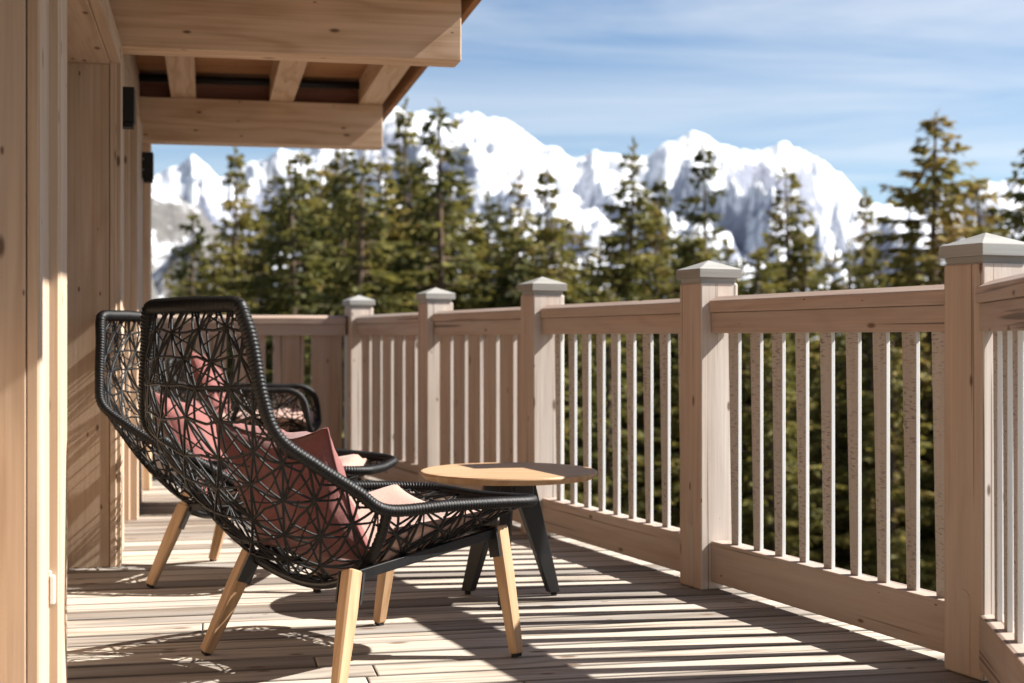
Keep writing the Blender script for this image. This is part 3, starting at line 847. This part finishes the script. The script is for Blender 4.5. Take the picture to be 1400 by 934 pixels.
RIDGE = [(-300, 300), (0, 285), (120, 262), (205, 245), (232, 229), (262, 212), (284, 232), (300, 246), (322, 232), (352, 222), (383, 204), (415, 205), (450, 185), (490, 165),
         (525, 150), (546, 146), (575, 152), (610, 156), (640, 153), (672, 157), (695, 166), (715, 180), (740, 193), (765, 200), (788, 214), (812, 204), (838, 208), (862, 214),
         (884, 211), (905, 196), (925, 187), (948, 179), (966, 186), (985, 197), (1012, 205), (1040, 199), (1070, 190), (1098, 202), (1122, 216), (1150, 238), (1175, 262),
         (1205, 285), (1240, 276), (1290, 262), (1340, 254), (1400, 246), (1500, 240), (1800, 262)]
mm = snow_mat('alpine_snow_and_rock', (.20, .215, .27), .895, .60, .0035, (.64, .66, .70))  # rock tinted blue: distance haze put into its colour
mountain('mountains', RIDGE, -320, 1850, 2600, 6500, 9500, -330, 860, 210, 430, .0013, mm, 6.5, 2.0)
CLIFF = [(-400, 200), (0, 225), (150, 240), (205, 258), (240, 262), (275, 285), (310, 330), (360, 400), (420, 450), (600, 470)]
mc = snow_mat('snowy_grey_cliff', (.105, .10, .095), .99, .42, .018, (.66, .67, .70))
mountain('rocky_hillside', CLIFF, -420, 560, 500, 1300, 2200, -140, 220, 110, 110, .0045, mc, 4.0, 11.0, 1.3)

# ------------------------------------------------------------------ trees
def leaf_mat():
    mt, nt, bs, out = new_mat('spruce_needles'); T = NT(nt)
    tc = T.n('ShaderNodeTexCoord').outputs['Object']; oi = T.n('ShaderNodeObjectInfo')
    n = T.noise(tc, .9, 4, .6); n2 = T.noise(tc, 6.0, 2, .6)
    f = T.math('ADD', T.math('MULTIPLY', n, .7), T.math('MULTIPLY', n2, .3))
    f = T.math('ADD', f, T.math('MULTIPLY', T.math('SUBTRACT', oi.outputs['Random'], .5), .22))
    c = T.ramp(f, [(.30, (.036, .042, .013)), (.43, (.11, .105, .026)), (.57, (.20, .170, .04)), (.74, (.27, .17, .055))])
    T.link(c, bs.inputs['Base Color']); bs.inputs['Roughness'].default_value = .7; bs.inputs['Specular IOR Level'].default_value = .25
    tr = T.n('ShaderNodeBsdfTranslucent'); T.link(c, tr.inputs[0]); mx = T.n('ShaderNodeMixShader'); mx.inputs[0].default_value = .4
    T.link(bs.outputs[0], mx.inputs[1]); T.link(tr.outputs[0], mx.inputs[2]); T.link(mx.outputs[0], out.inputs[0])
    return mt
M['needle'] = leaf_mat()
M['bark'] = plain('spruce_bark', (.12, .085, .06), .9, .1, 0, 8, .5, .5)
def tree_meshes(seed, H=15.0, Rm=1.9, dens=1.0, droop=.25, gap=.12):
    rn = random.Random(seed); tk = MB(); cr = MB()
    bend = [Vector((rn.uniform(-.08, .08), rn.uniform(-.08, .08), 0)) for _ in range(5)]
    def axis(z):
        f = z / H * 4; i = min(3, int(f)); return bend[i].lerp(bend[i + 1], f - i) + Z * z
    pts = [axis(H * k / 14) for k in range(15)]
    tk.tube(pts, lambda f: .17 * (1 - f) ** .8 + .012, 7)
    z = H * .06
    lop = rn.uniform(0, 6.28)
    while z < H * .985:
        f = z / H
        rad = Rm * min(1, (1 - f) ** .72 * 1.12) * (1 + .25 * noise.noise(Vector((z * .9, seed, 0))))
        nb = rn.randint(4, 7) if f < .9 else 4
        a0 = rn.uniform(0, 6.28)
        for b in range(nb):
            if rn.random() < gap: continue
            a = a0 + b * 6.283 / nb + rn.uniform(-.35, .35)
            L = max(.16, rad * rn.uniform(.55, 1.15) * (1 + .15 * math.cos(a - lop)))
            out_ = Vector((math.cos(a), math.sin(a), 0)); sd2 = Vector((-out_.y, out_.x, 0)); p0 = axis(z + rn.uniform(-.1, .1))
            up0 = .45 * f - .10 + rn.uniform(-.1, .1); dr = droop * rn.uniform(.6, 1.4)
            def bp(t): return p0 + out_ * (L * t) + Z * (L * (up0 * t - dr * t * t * 1.3 + .22 * dr * t ** 4 * 3))
            if L > .5: tk.tube([bp(0), bp(.35), bp(.7)], lambda q: .022 * (1 - q) + .006, 4, False, False)
            n = max(4, int(L / .095 * dens))
            for k in range(n):
                t = (k + rn.random()) / n
                if t < .14: continue
                p = bp(t); wl = (.20 + .38 * (1 - t) * min(1, L)) * rn.uniform(.6, 1.3)
                for sg in (-1, 1, 0):
                    if rn.random() < .12: continue
                    if sg: d = (out_ * .75 + sd2 * sg * rn.uniform(.6, 1.2) + Z * rn.uniform(-.45, .12)).normalized()
                    else: d = (out_ * .5 + Z * rn.uniform(-.9, -.1) + sd2 * rn.uniform(-.3, .3)).normalized(); 
                    wd = Vector((rn.gauss(0, 1), rn.gauss(0, 1), rn.gauss(0, .5))); wd = (wd - d * wd.dot(d)).normalized() * rn.uniform(.035, .08)
                    q = p + d * wl
                    i0 = len(cr.v); cr.v += [p - wd * .5, p + d * wl * .5 + wd, q, p + d * wl * .55 - wd]
                    cr.quaduv([i0, i0 + 1, i0 + 2, i0 + 3], [(0, 0)] * 4)
        z += rn.uniform(.22, .36) * (1 if f < .85 else .65)
    tip = axis(H)
    for k in range(10):
        d = Vector((rn.uniform(-.4, .4), rn.uniform(-.4, .4), rn.uniform(.2, 1))).normalized(); i0 = len(cr.v); p = tip - Z * rn.uniform(0, .6); wd = Vector((.03, .02, 0))
        cr.v += [p - wd, p + d * .15 + wd, p + d * .28, p + d * .14 - wd]; cr.quaduv([i0, i0 + 1, i0 + 2, i0 + 3], [(0, 0)] * 4)
    return tk, cr
protos = []
for k, (Rm, dens, droop, gap) in enumerate(((2.7, .9, .28, .22), (3.3, .9, .35, .26), (2.4, .85, .22, .28), (3.8, .95, .30, .18), (3.0, .9, .38, .24))):
    tk, cr = tree_meshes(20 + k, 15.0, Rm, dens, droop, gap); protos.append((tk, cr))
made = {}
def spruce(px, ytop, d, var, label, group, wide=1.0):
    x = (px - 700) / F_PX * d; zt = CAM_Z + (HZ - ytop) * d / F_PX; zb = gz(x, d) - .3
    H = zt - zb; s = H / 15.0
    if var not in made:
        root = empty('spruce_tree', (x, d, zb), label, 'tree', group)
        protos[var][0].build('trunk', M['bark'], root, Vector()); protos[var][1].build('crown', M['needle'], root, Vector())
        made[var] = root
    else:
        root = copy_tree(made[var]); root.location = (x, d, zb)
        root['label'] = label
        if group: root['group'] = group
        elif 'group' in root: del root['group']
    root.rotation_euler = (0, 0, random.uniform(0, 6.28)); root.scale = (s * wide, s * wide, s)
    return root
G = 'spruces beyond the railing'
NAMED = [
 (320, 203, 44, 2, 'thin open spruce standing before the rocky cliff, left of the bushy yellowish trees', .9),
 (262, 285, 40, 1, 'low spruce close to the chalet wall end, below the rocky cliff', .9),
 (415, 203, 36, 3, 'bushy yellow-green spruce whose top touches the underside of the rear beam', 1.0),
 (468, 188, 42, 0, 'dark spruce under the right end of the rear beam', 1.0),
 (556, 142, 40, 2, 'slim spruce top rising beside the roof corner, left of the tallest tree', .9),
 (603, 138, 33, 1, 'tallest leafy-looking spruce just right of the roof corner', 1.05),
 (711, 233, 40, 0, 'left and shorter-pointed of the twin spruces before the big snow peak', .85),
 (745, 226, 42, 2, 'right and slimmer of the twin spruces before the big snow peak', .95),
 (866, 192, 38, 0, 'dark pointed spruce in the dip left of the central snow peak', 1.0),
 (905, 238, 44, 2, 'short slim spruce between two taller ones, below the central snow peak', .9),
 (965, 195, 42, 2, 'slim sparse spruce in front of the central snow peak', .95),
 (1076, 220, 40, 0, 'pointed spruce in front of the right-hand snow summit', 1.05),
 (1182, 262, 70, 2, 'small far spruce where the snow ridge falls to the blue sky', .9),
 (1279, 152, 34, 3, 'tall spruce with layered open branches against the sky, above the nearest post', 1.25),
 (1416, 188, 30, 3, 'spruce cut off by the right edge of the picture', 1.1),
 (1338, 245, 46, 1, 'lower spruce right of the tall one above the nearest post', 1.25),
]
for px, y, d, var, lab, wd in NAMED: spruce(px, y, d, var, lab, G, wd)
rf = random.Random(5)
FILL = 'dark spruce in the dense stand behind the railing, its top lost among its neighbours'
G2 = 'dense spruce stand behind the railing'
x = 235
while x < 1480:
    top = interp([(200, 360), (330, 300), (385, 235), (420, 222), (520, 225), (600, 225), (650, 275), (700, 285), (780, 300), (840, 290), (900, 280), (1010, 320), (1080, 300), (1150, 345), (1215, 350), (1260, 310), (1340, 325), (1480, 290)], x)
    spruce(x, top + rf.uniform(-18, 45), rf.uniform(30, 56), rf.randint(0, 4), FILL, G2, rf.uniform(.95, 1.3)); x += rf.uniform(14, 24)
x = 380
while x < 1500:
    spruce(x, rf.uniform(385, 480), rf.uniform(25, 38), rf.randint(0, 4), FILL, G2, rf.uniform(1.0, 1.5)); x += rf.uniform(30, 48)
